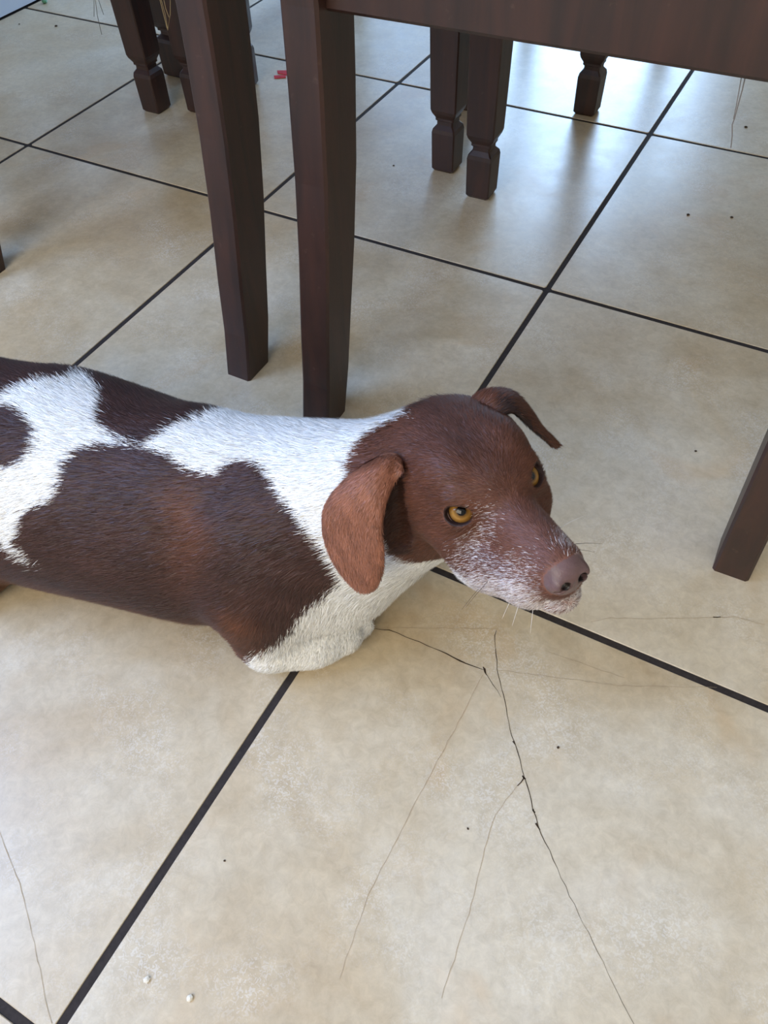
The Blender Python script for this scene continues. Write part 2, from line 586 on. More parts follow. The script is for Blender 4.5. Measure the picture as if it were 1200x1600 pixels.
def crumb(name, px, r, mat, label, cat, group=None, seed=0, flat=.6):
    rr = random.Random(seed)
    c = ground(px)
    secs = []
    for zt, s in ((0, .55), (.3, 1), (.7, .85), (1, .35)):
        secs.append([(r * s * (1 + rr.uniform(-.3, .3)) * math.cos(2 * math.pi * k / 7), r * s * (1 + rr.uniform(-.3, .3)) * math.sin(2 * math.pi * k / 7), zt * r * 2 * flat) for k in range(7)])
    o = mesh_obj(name, *loft(secs), mat, loc=(c[0], c[1], 0.0))
    return tag(o, label, cat, group)


def scrap(px_pts, z, name, mat, label, cat):
    P = [ground(q) for q in px_pts]
    c = sum(P) / len(P)
    lo = [(*(p - c)[:2], z + .0003 * (i % 3)) for i, p in enumerate(P)]
    hi = [(a, b, zz + .0012) for a, b, zz in lo]
    o = mesh_obj(name, *loft([lo, hi]), mat, loc=(c[0], c[1], 0))
    return tag(o, label, cat)


scrap([(428, 119), (446, 118), (447, 122), (429, 123)], 0, 'paper_scrap', M_RED, 'narrow strip of red paper on the floor beside the curved chair leg, lower of two', 'paper scrap')
scrap([(433, 111), (455, 111), (456, 117), (450, 118), (434, 115)], 0, 'paper_scrap', M_RED, 'wider piece of red paper on the floor beside the curved chair leg, upper of two', 'paper scrap')
crumb('plastic_bead', (70, 5), .006, M_GREEN, 'small green plastic bit on the floor by the pale blue wall', 'plastic bit', seed=3)
crumb('food_crumb', (230, 1531), .0024, M_CRUMB, 'tiny pale oblong crumb on bare tile near the corner joint', 'crumb', 'pale crumbs on the bare tile', 4, .4)
crumb('food_crumb', (297, 1560), .0022, M_CRUMB, 'tiny pale crumb on bare tile right of another pale crumb', 'crumb', 'pale crumbs on the bare tile', 5, .5)
for i, (q, r_, lb) in enumerate([
        ((1075, 336), .0024, 'dark speck, one of two close together under the chair right behind the dog'),
        ((1143, 340), .0022, 'dark speck, one of two close together under the chair right behind the dog'),
        ((1087, 705), .0014, 'lone dark speck on the tile between the dog and the chair leg it faces'),
        ((88, 41), .0030, 'larger dark speck on the tile beside the pale blue wall'),
        ((1165, 199), .0026, 'dark speck lying next to the hanging grey threads'),
        ((30, 38), .0018, 'smaller dark speck on the tile beside the pale blue wall'),
        ((382, 40), .0036, 'dark crumb on the floor right behind the straight-edged chair leg'),
        ((455, 130), .0022, 'dark speck just below the red paper scraps'),
        ((615, 259), .0016, 'faint dark speck on the tile beside two neighbouring spade feet'),
        ((872, 1168), .0011, 'tiny dark speck on the cracked tile, beyond the long crack from the dog'),
        ((351, 1345), .0009, 'tiny dark speck near the broad dark joint below the dog'),
        ((731, 1295), .0009, 'tiny dark speck between two branches of the floor crack')]):
    crumb('dirt_speck', q, r_, M_SPECK, lb, 'crumb', 'dark specks of dirt on the floor', 10 + i, .35)


# ------------------------------------------------------------------ the dog: implicit body
HO = np.array([0.1425, -0.5467, 0.25])
HR = np.array([-0.530, -0.844, -0.084])
HF = np.array([0.794, -0.528, 0.300])
HF = HF - HR * (HF @ HR) / (HR @ HR)
HR = HR / np.linalg.norm(HR)
HF = HF / np.linalg.norm(HF)
HU = np.cross(HR, HF)
HS = 1.07e-3
HM = np.stack([HR, HF, HU], 1)


def H(x, y, z):
    return HO + HS * (HM @ np.array([x, y, z], float))


def to_head(X):
    return (np.asarray(X) - HO) @ HM / HS


PR = []           # (op, kind, params, k)


def ell(c, r, axes=None, k=.03, op='add'):
    PR.append((op, 'e', (np.array(c, float), np.array(r, float), np.eye(3) if axes is None else np.array(axes, float)), k))


def cone(a, b, ra, rb, k=.03, op='add'):
    PR.append((op, 'c', (np.array(a, float), np.array(b, float), ra, rb), k))


def hell(c, r, k=6, op='add', axes=None):
    A = HM if axes is None else HM @ axes
    ell(H(*c), np.array(r) * HS, A, k * HS, op)


def hcone(a, b, ra, rb, k=6, op='add'):
    cone(H(*a), H(*b), ra * HS, rb * HS, k * HS, op)


# trunk (axis of the lying dog)
AX = np.array([.968, .25, 0])
AY = np.array([-.25, .968, 0])
AXES = np.stack([AX, AY, np.array([0, 0, 1])], 1)


ell((-.365, -.615, .100), (.095, .096, .106), AXES, .05)
ell((-.245, -.582, .098), (.13, .095, .104), AXES, .05)
ell((-.115, -.560, .094), (.12, .086, .096), AXES, .05)
ell((-.02, -.537, .098), (.075, .072, .088), AXES, .04)
# withers
cone((-.10, -.553, .146), (.0, -.533, .155), .042, .042, .04)
# neck
cone((-.015, -.536, .130), H(0, -58, -10), .058, .045, .035)
cone((.015, -.535, .085), H(0, -48, -26), .046, .026, .03)
# near shoulder, upper arm, forearm and paw
ell((-.030, -.586, .105), (.050, .034, .070), AXES, .025)
cone((-.030, -.598, .09), (-.024, -.602, .034), .036, .028, .018)
cone((-.022, -.601, .029), (.008, -.586, .025), .027, .022, .016)
cone((.004, -.588, .023), (.025, -.567, .019), .021, .018, .012)
for q in (-.011, 0.0, .011):
    ell((.030 + q * .4, -.563 + q * .9, .014), (.013, .0075, .0125), np.stack([np.array([.6, .8, 0]), np.array([-.8, .6, 0]), np.array([0, 0, 1])], 1), .004)
# far foreleg
cone((-.01, -.488, .07), (-.02, -.475, .03), .035, .028, .025)
cone((-.02, -.475, .028), (.03, -.490, .020), .025, .019, .015)
# hindquarters
ell((-.338, -.660, .062), (.072, .038, .058), AXES, .03)
cone((-.31, -.676, .026), (-.39, -.700, .022), .024, .020, .02)
cone((-.39, -.700, .020), (-.315, -.708, .016), .018, .015, .012)
ell((-.36, -.560, .062), (.072, .038, .058), AXES, .03)
cone((-.33, -.535, .022), (-.42, -.560, .020), .022, .018, .02)
# tail
cone((-.445, -.640, .085), (-.50, -.655, .045), .022, .016, .02)
cone((-.50, -.655, .045), (-.555, -.640, .014), .015, .011, .01)
cone((-.555, -.640, .013), (-.60, -.60, .011), .011, .007, .01)
# head
hell((0, -42, -1), (41, 50, 35), 14)
hell((0, -12, 5), (27, 26, 19), 12)
for s in (-1, 1):
    hell((s * 21, -22, -20), (18, 30, 21), 9)
    hell((s * 15.5, -24, 16.5), (15, 23, 15), 7)
    hell((s * 17, -4, 10.5), (11, 9, 7), 5)
hcone((0, 8, -16), (0, 48, -22), 18, 16, 8)
hcone((0, 0, -3), (0, 52, -13), 14, 9, 7)
hcone((0, -6, -37), (0, 38, -41), 16, 11, 8)
for s in (-1, 1):
    g = 1 if s > 0 else .72
    hell((s * 12 * g, 25, -34), (14 * g, 27, 17.5), 5)
    hell((s * 21 * g, -1, -35), (15 * g, 29, 18), 7)
hell((0, 49, -42), (11.5, 10.5, 8), 5)
for s in (-1, 1):
    hell((20, -8, -3) if s > 0 else (-20.5, -6, -1.5), (12.4, 12.4, 12.4), 5)      # lids
# nose
hell((0, 56, -17.5), (11.5, 11, 10.5), 3)
for s in (-1, 1):
    hell((s * 6.8, 60.5, -19), (5.6, 6.5, 6), 2)
    hell((s * 5.4, 67.5, -19.0), (3.1, 5.5, 2.7), 1, 'sub')
    hell((s * 8.6, 65, -21), (2.8, 4, 1.0), 1, 'sub')
hell((0, 68, -26), (.6, 3.5, 8), .8, 'sub')
hcone((42, -42, 8), (52, -44, -36), 8, 10, 3, 'sub')                # hollow behind the cheek, under the ear
# eye openings
EYES = []
for s in (1, -1):
    n = np.array([.50, .74, .45]) if s > 0 else np.array([-.30, .84, .45])
    n /= np.linalg.norm(n)
    hx = np.cross(n, (0, 0, 1))
    hx /= np.linalg.norm(hx)
    hx = hx * .97 + np.array([0, 0, .0])
    hx -= n * (hx @ n)
    hx /= np.linalg.norm(hx)
    up = np.cross(hx, n)
    ax = np.stack([hx, n, up], 1)
    c = np.array([20.0, -8, -3]) if s > 0 else np.array([-20.5, -6, -1.5])
    hell(c + n * 11, (8.4, 8, 6.1), .8, 'sub', ax)
    EYES.append((s, c, n, ax))


def sdf_points(P):
    """exact evaluation on a list of points"""
    D = np.full(len(P), 1.0)
    for op, kind, prm, k in PR:
        d = prim(kind, prm, P[:, 0], P[:, 1], P[:, 2])
        D = comb(D, d, k, op)
    return D


def prim(kind, prm, x, y, z):
    if kind == 'e':
        c, r, A = prm
        x, y, z = x - c[0], y - c[1], z - c[2]
        k0 = 0
        k1 = 0
        for i in range(3):
            q = x * A[0, i] + y * A[1, i] + z * A[2, i]
            k0 = k0 + (q / r[i]) ** 2
            k1 = k1 + (q / r[i] ** 2) ** 2
        k0 = np.sqrt(k0)
        return k0 * (k0 - 1) / np.maximum(np.sqrt(k1), 1e-6)
    a, b, ra, rb = prm
    ba = b - a
    x, y, z = x - a[0], y - a[1], z - a[2]
    t = np.clip((x * ba[0] + y * ba[1] + z * ba[2]) / (ba @ ba), 0, 1)
    return np.sqrt((x - t * ba[0]) ** 2 + (y - t * ba[1]) ** 2 + (z - t * ba[2]) ** 2) - (ra + t * (rb - ra))


def comb(a, b, k, op):
    if op == 'sub':
        b = -b
        h = np.clip(.5 - .5 * (a - b) / k, 0, 1)
        return a * (1 - h) + b * h + k * h * (1 - h)
    h = np.clip(.5 + .5 * (a - b) / k, 0, 1)
    return a * (1 - h) + b * h - k * h * (1 - h)


def field(lo, hi, hh):
    lo, hi = np.array(lo, float), np.array(hi, float)
    n = np.ceil((hi - lo) / hh).astype(int) + 1
    gx, gy, gz = [(lo[i] + hh * np.arange(n[i])).astype(np.float32) for i in range(3)]
    D = np.full(n, 1.0, np.float32)
    for op, kind, prm, k in PR:
        if kind == 'e':
            mn = prm[0] - prm[1].max() - 1.2 * k
            mx = prm[0] + prm[1].max() + 1.2 * k
        else:
            r = max(prm[2], prm[3]) + 1.2 * k
            mn = np.minimum(prm[0], prm[1]) - r
            mx = np.maximum(prm[0], prm[1]) + r
        i0 = np.clip(np.floor((mn - lo) / hh).astype(int), 0, n)
        i1 = np.clip(np.ceil((mx - lo) / hh).astype(int) + 1, 0, n)
        if (i1 <= i0).any():
            continue
        s = tuple(slice(a, b) for a, b in zip(i0, i1))
        d = prim(kind, prm, gx[s[0]][:, None, None], gy[s[1]][None, :, None], gz[s[2]][None, None, :])
        D[s] = comb(D[s], d, k, op)
    # flat contact with the floor
    D = np.maximum(D, (0.0006 - gz)[None, None, :])
    return lo, hh, D


def surface_nets(lo, hh, D):
    S = D < 0
    nx, ny, nz = D.shape
    cnt = np.zeros((nx - 1, ny - 1, nz - 1), np.int8)
    offs = [(i, j, k) for i in (0, 1) for j in (0, 1) for k in (0, 1)]
    for i, j, k in offs:
        cnt += S[i:nx - 1 + i, j:ny - 1 + j, k:nz - 1 + k]
    act = (cnt > 0) & (cnt < 8)
    idx = np.argwhere(act)
    vid = np.full(act.shape, -1, np.int64)
    vid[act] = np.arange(len(idx))
    vals = {o: D[idx[:, 0] + o[0], idx[:, 1] + o[1], idx[:, 2] + o[2]] for o in offs}
    acc = np.zeros((len(idx), 3))
    num = np.zeros(len(idx))
    for a in offs:
        for ax in range(3):
            if a[ax] == 1:
                continue
            b = list(a)
            b[ax] = 1
            b = tuple(b)
            va, vb = vals[a], vals[b]
            cr = (va < 0) != (vb < 0)
            t = np.where(cr, va / np.where(cr, va - vb, 1), 0)
            p = np.repeat(np.array(a, float)[None], len(idx), 0)
            p[:, ax] += t
            acc += p * cr[:, None]
            num += cr
    V = lo + hh * (idx + acc / num[:, None])
    quads = []
    for ax in range(3):
        o1, o2 = [(1, 2), (2, 0), (0, 1)][ax]
        sl0 = [slice(None)] * 3
        sl1 = [slice(None)] * 3
        sl0[ax] = slice(0, -1)
        sl1[ax] = slice(1, None)
        e = S[tuple(sl0)] != S[tuple(sl1)]
        ii = np.argwhere(e)
        ok = (ii[:, o1] > 0) & (ii[:, o2] > 0) & (ii[:, o1] < D.shape[o1] - 1) & (ii[:, o2] < D.shape[o2] - 1)
        ii = ii[ok]
        ins = S[ii[:, 0], ii[:, 1], ii[:, 2]]
        q = []
        for d1, d2 in ((-1, -1), (0, -1), (0, 0), (-1, 0)):
            c = ii.copy()
            c[:, o1] += d1
            c[:, o2] += d2
            q.append(vid[c[:, 0], c[:, 1], c[:, 2]])
        q = np.stack(q, 1)
        q[~ins] = q[~ins][:, ::-1]
        quads.append(q)
    return V, np.concatenate(quads)


NECK_P = H(0, -62, -16)
NECK_N = HM @ np.array([0, .9, .43])


def build_body():
    V1, Q1 = surface_nets(*field((-.62, -.76, -.004), (.20, -.42, .30), .0022))
    s1 = (V1[Q1].mean(1) - NECK_P) @ NECK_N
    Q1 = Q1[s1 < 0]
    V2, Q2 = surface_nets(*field((.03, -.69, .12), (.235, -.43, .32), .00105))
    s2 = (V2[Q2].mean(1) - NECK_P) @ NECK_N
    Q2 = Q2[s2 > -.0025]
    V = np.concatenate([V1, V2])
    Q = np.concatenate([Q1, Q2 + len(V1)])
    used = np.unique(Q)
    re = np.full(len(V), -1)
    re[used] = np.arange(len(used))
    return V[used], re[Q]


BV, BQ = build_body()


# ------------------------------------------------------------------ ears (leaf shaped flaps grown from the skull)
def catmull(P, n):
    """P: (m,3) -> n samples"""
    P = np.asarray(P, float)
    m = len(P)
    t = np.linspace(0, m - 1, n)
    out = []
    for u in t:
        i = min(int(u), m - 2)
        f_ = u - i
        p0, p1, p2, p3 = P[max(i - 1, 0)], P[i], P[i + 1], P[min(i + 2, m - 1)]
        out.append(.5 * ((2 * p1) + (p2 - p0) * f_ + (2 * p0 - 5 * p1 + 4 * p2 - p3) * f_ ** 2 + (3 * p1 - p0 - 3 * p2 + p3) * f_ ** 3))
    return np.array(out)


def ear_sheet(rows, d0, thick=.0034, nu=26, nv=22, lift=.0):
    """rows: per row a list of (px, py, depth offset in mm) from one edge to the other"""
    G = np.array([[at_depth((x, y), d0 + dz * .001) for x, y, dz in r] for r in rows])
    A = np.array([catmull(G[i], nv) for i in range(len(rows))])
    A = np.stack([catmull(A[:, j], nu) for j in range(nv)], 1)           # nu x nv x 3
    if lift > 0:                                                        # keep the flap clear of head and neck
        for it in range(12):
            d = sdf_points(A.reshape(-1, 3)).reshape(nu, nv)
            w = np.clip(np.arange(nu) / (nu * .28), 0, 1)[:, None]
            push = np.clip(lift - d, 0, .004) * w
            dirv = CAM_LOC - A
            dirv /= np.linalg.norm(dirv, axis=2, keepdims=True)
            A = A + dirv * push[..., None]
    du = np.gradient(A, axis=0)
    dv = np.gradient(A, axis=1)
    n = np.cross(du, dv)
    n /= np.linalg.norm(n, axis=2, keepdims=True) + 1e-12
    if np.mean(np.sum(n * (CAM_LOC - A), 2)) < 0:
        n = -n
    e = np.minimum(np.arange(nv), nv - 1 - np.arange(nv)) / 3.0
    eu = (nu - 1 - np.arange(nu)) / 3.0
    w = np.clip(np.minimum(e[None, :], eu[:, None]), 0, 1) ** .5 * .5
    up = A + n * (w * thick)[..., None]
    dn = A - n * (w * thick)[..., None]
    V = np.concatenate([up.reshape(-1, 3), dn.reshape(-1, 3)])
    Q = []
    K = nu * nv
    for i in range(nu - 1):
        for j in range(nv - 1):
            a, b, c, d = i * nv + j, i * nv + j + 1, (i + 1) * nv + j + 1, (i + 1) * nv + j
            Q.append((a, b, c, d))
            Q.append((K + d, K + c, K + b, K + a))
    Q = np.array(Q)
    # orient: upper side normal along n
    q = Q[0]
    fn = np.cross(V[q[1]] - V[q[0]], V[q[3]] - V[q[0]])
    if fn @ n[0, 0] < 0:
        Q = Q[:, ::-1]
    flow = np.concatenate([du.reshape(-1, 3), du.reshape(-1, 3)])
    return V, Q, flow


dR = depth_of(H(44, -46, 24))
dL = depth_of(H(-44, -46, 24))
earR = ear_sheet([[(578, 726, 10), (598, 714, 3), (618, 712, 3), (632, 728, 10)],
                  [(556, 737, 5), (583, 728, -4), (606, 726, -6), (627, 738, 3)],
                  [(530, 758, 6), (562, 755, -5), (590, 754, -9), (613, 762, -5)],
                  [(508, 788, 12), (545, 790, 1), (580, 790, -5), (601, 797, -4)],
                  [(503, 826, 20), (545, 830, 10), (578, 830, 3), (597, 833, 2)],
                  [(513, 864, 28), (550, 867, 18), (580, 867, 12), (600, 866, 10)],
                  [(531, 895, 35), (556, 899, 28), (580, 899, 22), (598, 892, 20)],
                  [(551, 915, 40), (566, 920, 36), (580, 918, 32), (592, 908, 30)],
                  [(562, 921, 42), (568, 923, 40), (577, 922, 38), (584, 917, 36)]], dR, lift=.006)
earL = ear_sheet([[(728, 630, 2), (752, 640, -3), (780, 652, -6)],
                  [(748, 613, 4), (775, 625, -4), (800, 646, -6)],
                  [(775, 607, 8), (795, 622, 0), (812, 652, -2)],
                  [(802, 613, 12), (812, 632, 6), (824, 664, 4)],
                  [(822, 634, 17), (830, 650, 12), (838, 677, 10)],
                  [(845, 668, 22), (848, 674, 18), (853, 688, 16)],
                  [(874, 693, 25), (872, 696, 24), (866, 700, 22)]], dL)

NB = len(BV)
V_all = np.concatenate([BV, earR[0], earL[0]])
Q_all = np.concatenate([BQ, earR[1] + NB, earL[1] + NB + len(earR[0])])
part_id = np.concatenate([np.zeros(NB, int), np.ones(len(earR[0]), int), np.full(len(earL[0]), 2)])


# ------------------------------------------------------------------ coat colours
def inside(P, poly):
    x, y = P[:, 0], P[:, 1]
    r = np.zeros(len(P), bool)
    n = len(poly)
    for i in range(n):
        (x0, y0), (x1, y1) = poly[i], poly[(i + 1) % n]
        c = ((y0 > y) != (y1 > y)) & (x < (x1 - x0) * (y - y0) / (y1 - y0 + 1e-9) + x0)
        r ^= c
    return r


def z2(L):
    return [(x / 2, 550 + y / 2) for x, y in L]


def z1(L):
    return [(480 + x / 2.667, 590 + y / 2.667) for x, y in L]


PATCH = [z2([(300, 60), (290, 95), (330, 135), (318, 180), (322, 225), (350, 250), (390, 270), (430, 289), (470, 289), (510, 265), (560, 235), (640, 205), (700, 184), (760, 100), (600, 0), (300, 0)]),
         z2([(200, 400), (215, 350), (250, 310), (300, 295), (400, 288), (480, 300), (540, 320), (580, 350), (640, 375), (690, 385), (715, 365), (740, 340), (780, 335), (820, 345), (850, 375), (870, 410), (900, 450), (940, 500), (990, 570), (1010, 590), (1040, 640), (1070, 690), (1080, 715), (1010, 760), (950, 800), (930, 830), (920, 860), (860, 910), (800, 945), (770, 975), (740, 1010), (400, 1000), (150, 900), (135, 680), (80, 625), (55, 590), (70, 555), (90, 500), (140, 470), (190, 450)]),
         z2([(-900, 300), (-300, 480), (0, 583), (60, 630), (115, 662), (150, 700), (160, 1000), (-900, 1200)]),
         z2([(-60, 160), (0, 165), (50, 170), (100, 205), (125, 240), (125, 290), (100, 325), (50, 355), (0, 357), (-60, 350), (-120, 260)]),
         z2([(-300, 165), (0, 148), (60, 112), (130, 94), (200, 92), (245, 78), (225, 60), (280, 75), (340, 84), (300, 0), (-300, -200)])]
HEAD = [(646, 600), (641, 644), (604, 661), (574, 680), (559, 706), (551, 729), (550, 770), (590, 830), (604, 850), (607, 864), (630, 875), (664, 884), (705, 890), (725, 905), (790, 975), (960, 975), (960, 600)]
MUZ_FULL = z1([(640, 838), (720, 835), (800, 840), (880, 845), (940, 880), (985, 930), (1005, 975), (1050, 1000), (860, 1020), (700, 930)])
MUZ_PART = z1([(600, 780), (640, 700), (690, 640), (740, 600), (800, 610), (760, 680), (740, 760), (830, 740), (930, 740), (970, 800), (960, 860), (860, 860), (700, 850)])
MUZ_TOP = z1([(1040, 640), (1090, 640), (1160, 760), (1180, 900), (1150, 900), (1130, 760), (1090, 710), (1040, 690)])
EAR_IN_SHADE = z1([(780, 72), (850, 92), (900, 150), (960, 225), (1010, 272), (960, 278), (880, 220), (830, 175), (780, 120)])  # inner side of the far ear, its shade painted dark
BROWL = z1([(700, 500), (800, 520), (830, 620), (740, 600), (690, 540)])


def blotch(X, s, seed=0):
    r = np.random.default_rng(seed)
    out = np.zeros(len(X))
    for i in range(6):
        k = r.normal(size=3) * s * (1 + .6 * i)
        out += np.sin(X @ k + r.uniform(0, 6.28)) / (1 + .5 * i)
    return out / 2.2


C_WHITE = lin((246, 242, 234))
C_DARK = lin((66, 42, 36))
C_HEAD = lin((95, 56, 39))
C_EAR = lin((150, 98, 76))
C_RUST = lin((112, 66, 40))
C_NOSE = lin((98, 75, 73))
C_LID = lin((44, 26, 22))


def coat(X, part, jitter=0.0):
    """colour of the coat at the surface points X; jitter in pixels frays the borders of the patches"""
    n = len(X)
    P = project(X)
    if jitter:
        P = P + rng.normal(size=P.shape) * jitter
    hl = to_head(X)
    col = np.repeat(C_WHITE[None], n, 0)
    brown = np.zeros(n, bool)
    for p in PATCH:
        brown |= inside(P, p)
    brown &= hl[:, 1] < -62
    # rust tint towards belly, elbow and a band on the ribs
    rust = np.clip((0.085 - X[:, 2]) / .06, 0, 1) * .75
    rust = np.maximum(rust, np.exp(-(((P[:, 0] - 300) / 38) ** 2 + ((P[:, 1] - 820) / 75) ** 2)) * .55)
    rust = np.maximum(rust, np.exp(-(((P[:, 0] - 370) / 35) ** 2 + ((P[:, 1] - 985) / 40) ** 2)) * .6)
    b = C_DARK * (1 - rust[:, None]) + C_RUST * rust[:, None]
    b = b * (1 + .18 * blotch(X, 60, 3)[:, None])
    col[brown] = b[brown]
    headm = (hl[:, 1] > -90) & inside(P, HEAD) & (hl[:, 2] > -60)
    hb = np.repeat(C_HEAD[None], n, 0)
    crown = np.clip((hl[:, 2] - 14) / 18, 0, 1) * np.exp(-(hl[:, 0] / 24) ** 2)
    hb = hb * (1 - .42 * crown[:, None]) + C_DARK * .42 * crown[:, None]
    hb *= (1 + .15 * blotch(X, 120, 5)[:, None])
    pale = np.clip((hl[:, 1] - 8) / 30, 0, 1) * .35
    hb = hb * (1 - pale[:, None]) + lin((140, 96, 82)) * pale[:, None]
    # dark corner of eye and stop
    for s in (-1, 1):
        dk = np.exp(-(((hl[:, 0] - s * 14) / 6) ** 2 + ((hl[:, 1] - 4) / 5) ** 2 + ((hl[:, 2] + 7) / 6) ** 2)) * .7
        hb = hb * (1 - dk[:, None]) + C_LID * dk[:, None]
    u = rng.random(n) if jitter else np.full(n, .5)
    Pm = P + (rng.normal(size=P.shape) * 9 if jitter else 0)
    pf = inside(Pm, MUZ_FULL) * .8 + inside(Pm, MUZ_PART) * .24 + inside(Pm, MUZ_TOP) * .5 + inside(Pm, BROWL) * .06
    chin = (hl[:, 1] > 0) & (hl[:, 2] < -34)
    pf = np.maximum(pf, chin * .72)
    if jitter:
        white = u < pf
        hb[white] = lin((212, 201, 196))
    else:
        pf = np.clip(pf, 0, 1)[:, None]
        hb = hb * (1 - pf * .8) + lin((186, 164, 156)) * pf * .8
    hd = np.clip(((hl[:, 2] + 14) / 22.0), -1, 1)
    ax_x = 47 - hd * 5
    hol_shade = np.exp(-(((hl[:, 0] - ax_x) / 11) ** 2 + ((hl[:, 1] + 43) / 11) ** 2) ** 2) * (np.abs(hl[:, 2] + 14) < 34)
    hb = hb * (1 - .8 * hol_shade[:, None]) + lin((34, 20, 17)) * .8 * hol_shade[:, None]  # ear hollow: dark skin with the shade of the recess painted in
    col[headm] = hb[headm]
    # nose leather
    nd = ((hl[:, 0]) / 13.2) ** 2 + ((hl[:, 1] - 60) / 11.5) ** 2 + ((hl[:, 2] + 18) / 11.2) ** 2
    nose = (nd < 1) & (hl[:, 1] > 51)
    col[nose] = C_NOSE * (1 + .12 * blotch(X, 400, 9)[nose, None])
    for s_ in (-1, 1):
        ns_ = ((hl[:, 0] - s_ * 5.4) / 3.2) ** 2 + ((hl[:, 1] - 66) / 5.5) ** 2 + ((hl[:, 2] + 19.2) / 2.8) ** 2
        col[ns_ < 1] = lin((24, 15, 14))  # nostrils near black, the shade of the pits put into the colour
    # lid rims
    lid = np.zeros(n, bool)
    for s, c, nn, ax in EYES:
        q = (hl - (c + nn * 10.5)) @ ax
        lid |= ((q[:, 0] / 9.4) ** 2 + (q[:, 2] / 7.3) ** 2 < 1) & (np.abs(q[:, 1]) < 8)
    col[lid] = C_LID
    ear = part > 0
    eb = C_EAR * (1 + .16 * blotch(X, 150, 8)[:, None])
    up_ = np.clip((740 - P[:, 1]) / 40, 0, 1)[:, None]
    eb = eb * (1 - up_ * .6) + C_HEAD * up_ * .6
    col[ear] = eb[ear]
    e2 = part == 2
    col[e2] = C_HEAD * 1.0
    col[e2 & inside(P, EAR_IN_SHADE)] = lin((46, 28, 24))
    return np.clip(col, 0, 1), nose, lid, brown | headm


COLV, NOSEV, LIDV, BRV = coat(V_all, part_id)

DOG = empty('dog', (-.12, -.565, 0))
tag(DOG, 'white dog with dark brown patches and a brown head lying on the tiles, looking up', 'dog')
DOGLOC = np.array([-.12, -.565, 0])


def mat_coat(name, rough, spec):
    m, nt, b = new_mat(name)
    a = N(nt, 'ShaderNodeAttribute', attribute_name='coat')
    nt.links.new(a.outputs['Color'], b.inputs['Base Color'])
    b.inputs['Roughness'].default_value = rough
    b.inputs['Specular IOR Level'].default_value = spec
    return m, nt, b


M_SKIN, nt_, b_ = mat_coat('dog_coat', 0.6, 0.3)
an = N(nt_, 'ShaderNodeAttribute', attribute_name='nose')
rr_ = ramp(nt_, an.outputs['Fac'], [(0, (.62, .62, .62, 1)), (1, (.34, .34, .34, 1))])
nt_.links.new(rr_.outputs[0], b_.inputs['Roughness'])
pb = noise(nt_, geo_pos(nt_), 900, 2, .5)
bump(nt_, b_, pb, .25, .0006)
M_FUR, ntf, bf = mat_coat('dog_fur', 0.45, 0.32)

me = bpy.data.meshes.new('body')
me.from_pydata([tuple(v) for v in (V_all - DOGLOC).tolist()], [], [tuple(q) for q in Q_all.tolist()])
me.update()
me.polygons.foreach_set('use_smooth', np.ones(len(me.polygons), bool))
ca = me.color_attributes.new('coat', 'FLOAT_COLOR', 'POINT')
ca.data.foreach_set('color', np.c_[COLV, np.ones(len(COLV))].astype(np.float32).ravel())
na = me.attributes.new('nose', 'FLOAT', 'POINT')
na.data.foreach_set('value', NOSEV.astype(np.float32))
me.materials.append(M_SKIN)
body = bpy.data.objects.new('body', me)
COL.objects.link(body)
body.parent = DOG

# ------------------------------------------------------------------ fur: short tapered strands
nrm = np.zeros((len(V_all), 3), np.float32)
me.vertex_normals.foreach_get('vector', nrm.ravel()) if False else None
nv_ = np.empty(len(V_all) * 3, np.float32)
me.vertices.foreach_get('normal', nv_)
VN = nv_.reshape(-1, 3).astype(float)

tri = np.concatenate([Q_all[:, [0, 1, 2]], Q_all[:, [0, 2, 3]]])
e1 = V_all[tri[:, 1]] - V_all[tri[:, 0]]
e2_ = V_all[tri[:, 2]] - V_all[tri[:, 0]]
area_ = .5 * np.linalg.norm(np.cross(e1, e2_), axis=1)
tc_ = V_all[tri].mean(1)
hlt = to_head(tc_)
tp = part_id[tri[:, 0]]
dens = np.where((hlt[:, 1] > -70) & (hlt[:, 1] < 80), 2.6e6, 1.25e6)
dens = np.where((hlt[:, 1] > 0) & (hlt[:, 1] < 80), 4.5e6, dens)
dens = np.where(tp > 0, 2.6e6, dens)
dens = np.where(tc_[:, 0] < -.40, .7e6, dens)
dens = np.where(tc_[:, 2] < .004, 0, dens)
cnt_ = rng.poisson(area_ * dens)
ti = np.repeat(np.arange(len(tri)), cnt_)
r1, r2 = rng.random(len(ti)), rng.random(len(ti))
sq = np.sqrt(r1)
w0, w1, w2 = 1 - sq, sq * (1 - r2), sq * r2
bl = lambda A: A[tri[ti, 0]] * w0[:, None] + A[tri[ti, 1]] * w1[:, None] + A[tri[ti, 2]] * w2[:, None]
RP = bl(V_all)
RN = bl(VN)
RN /= np.linalg.norm(RN, axis=1, keepdims=True) + 1e-9
pid = part_id[tri[ti, 0]]
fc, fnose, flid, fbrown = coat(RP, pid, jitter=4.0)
keep = ~(fnose | flid)
# no strands growing inside the eye sockets
hl_ = to_head(RP)
for s, c, nn, ax in EYES:
    keep &= np.linalg.norm(hl_ - c, axis=1) > 11.6
hit = hl_[:, 1] > -70
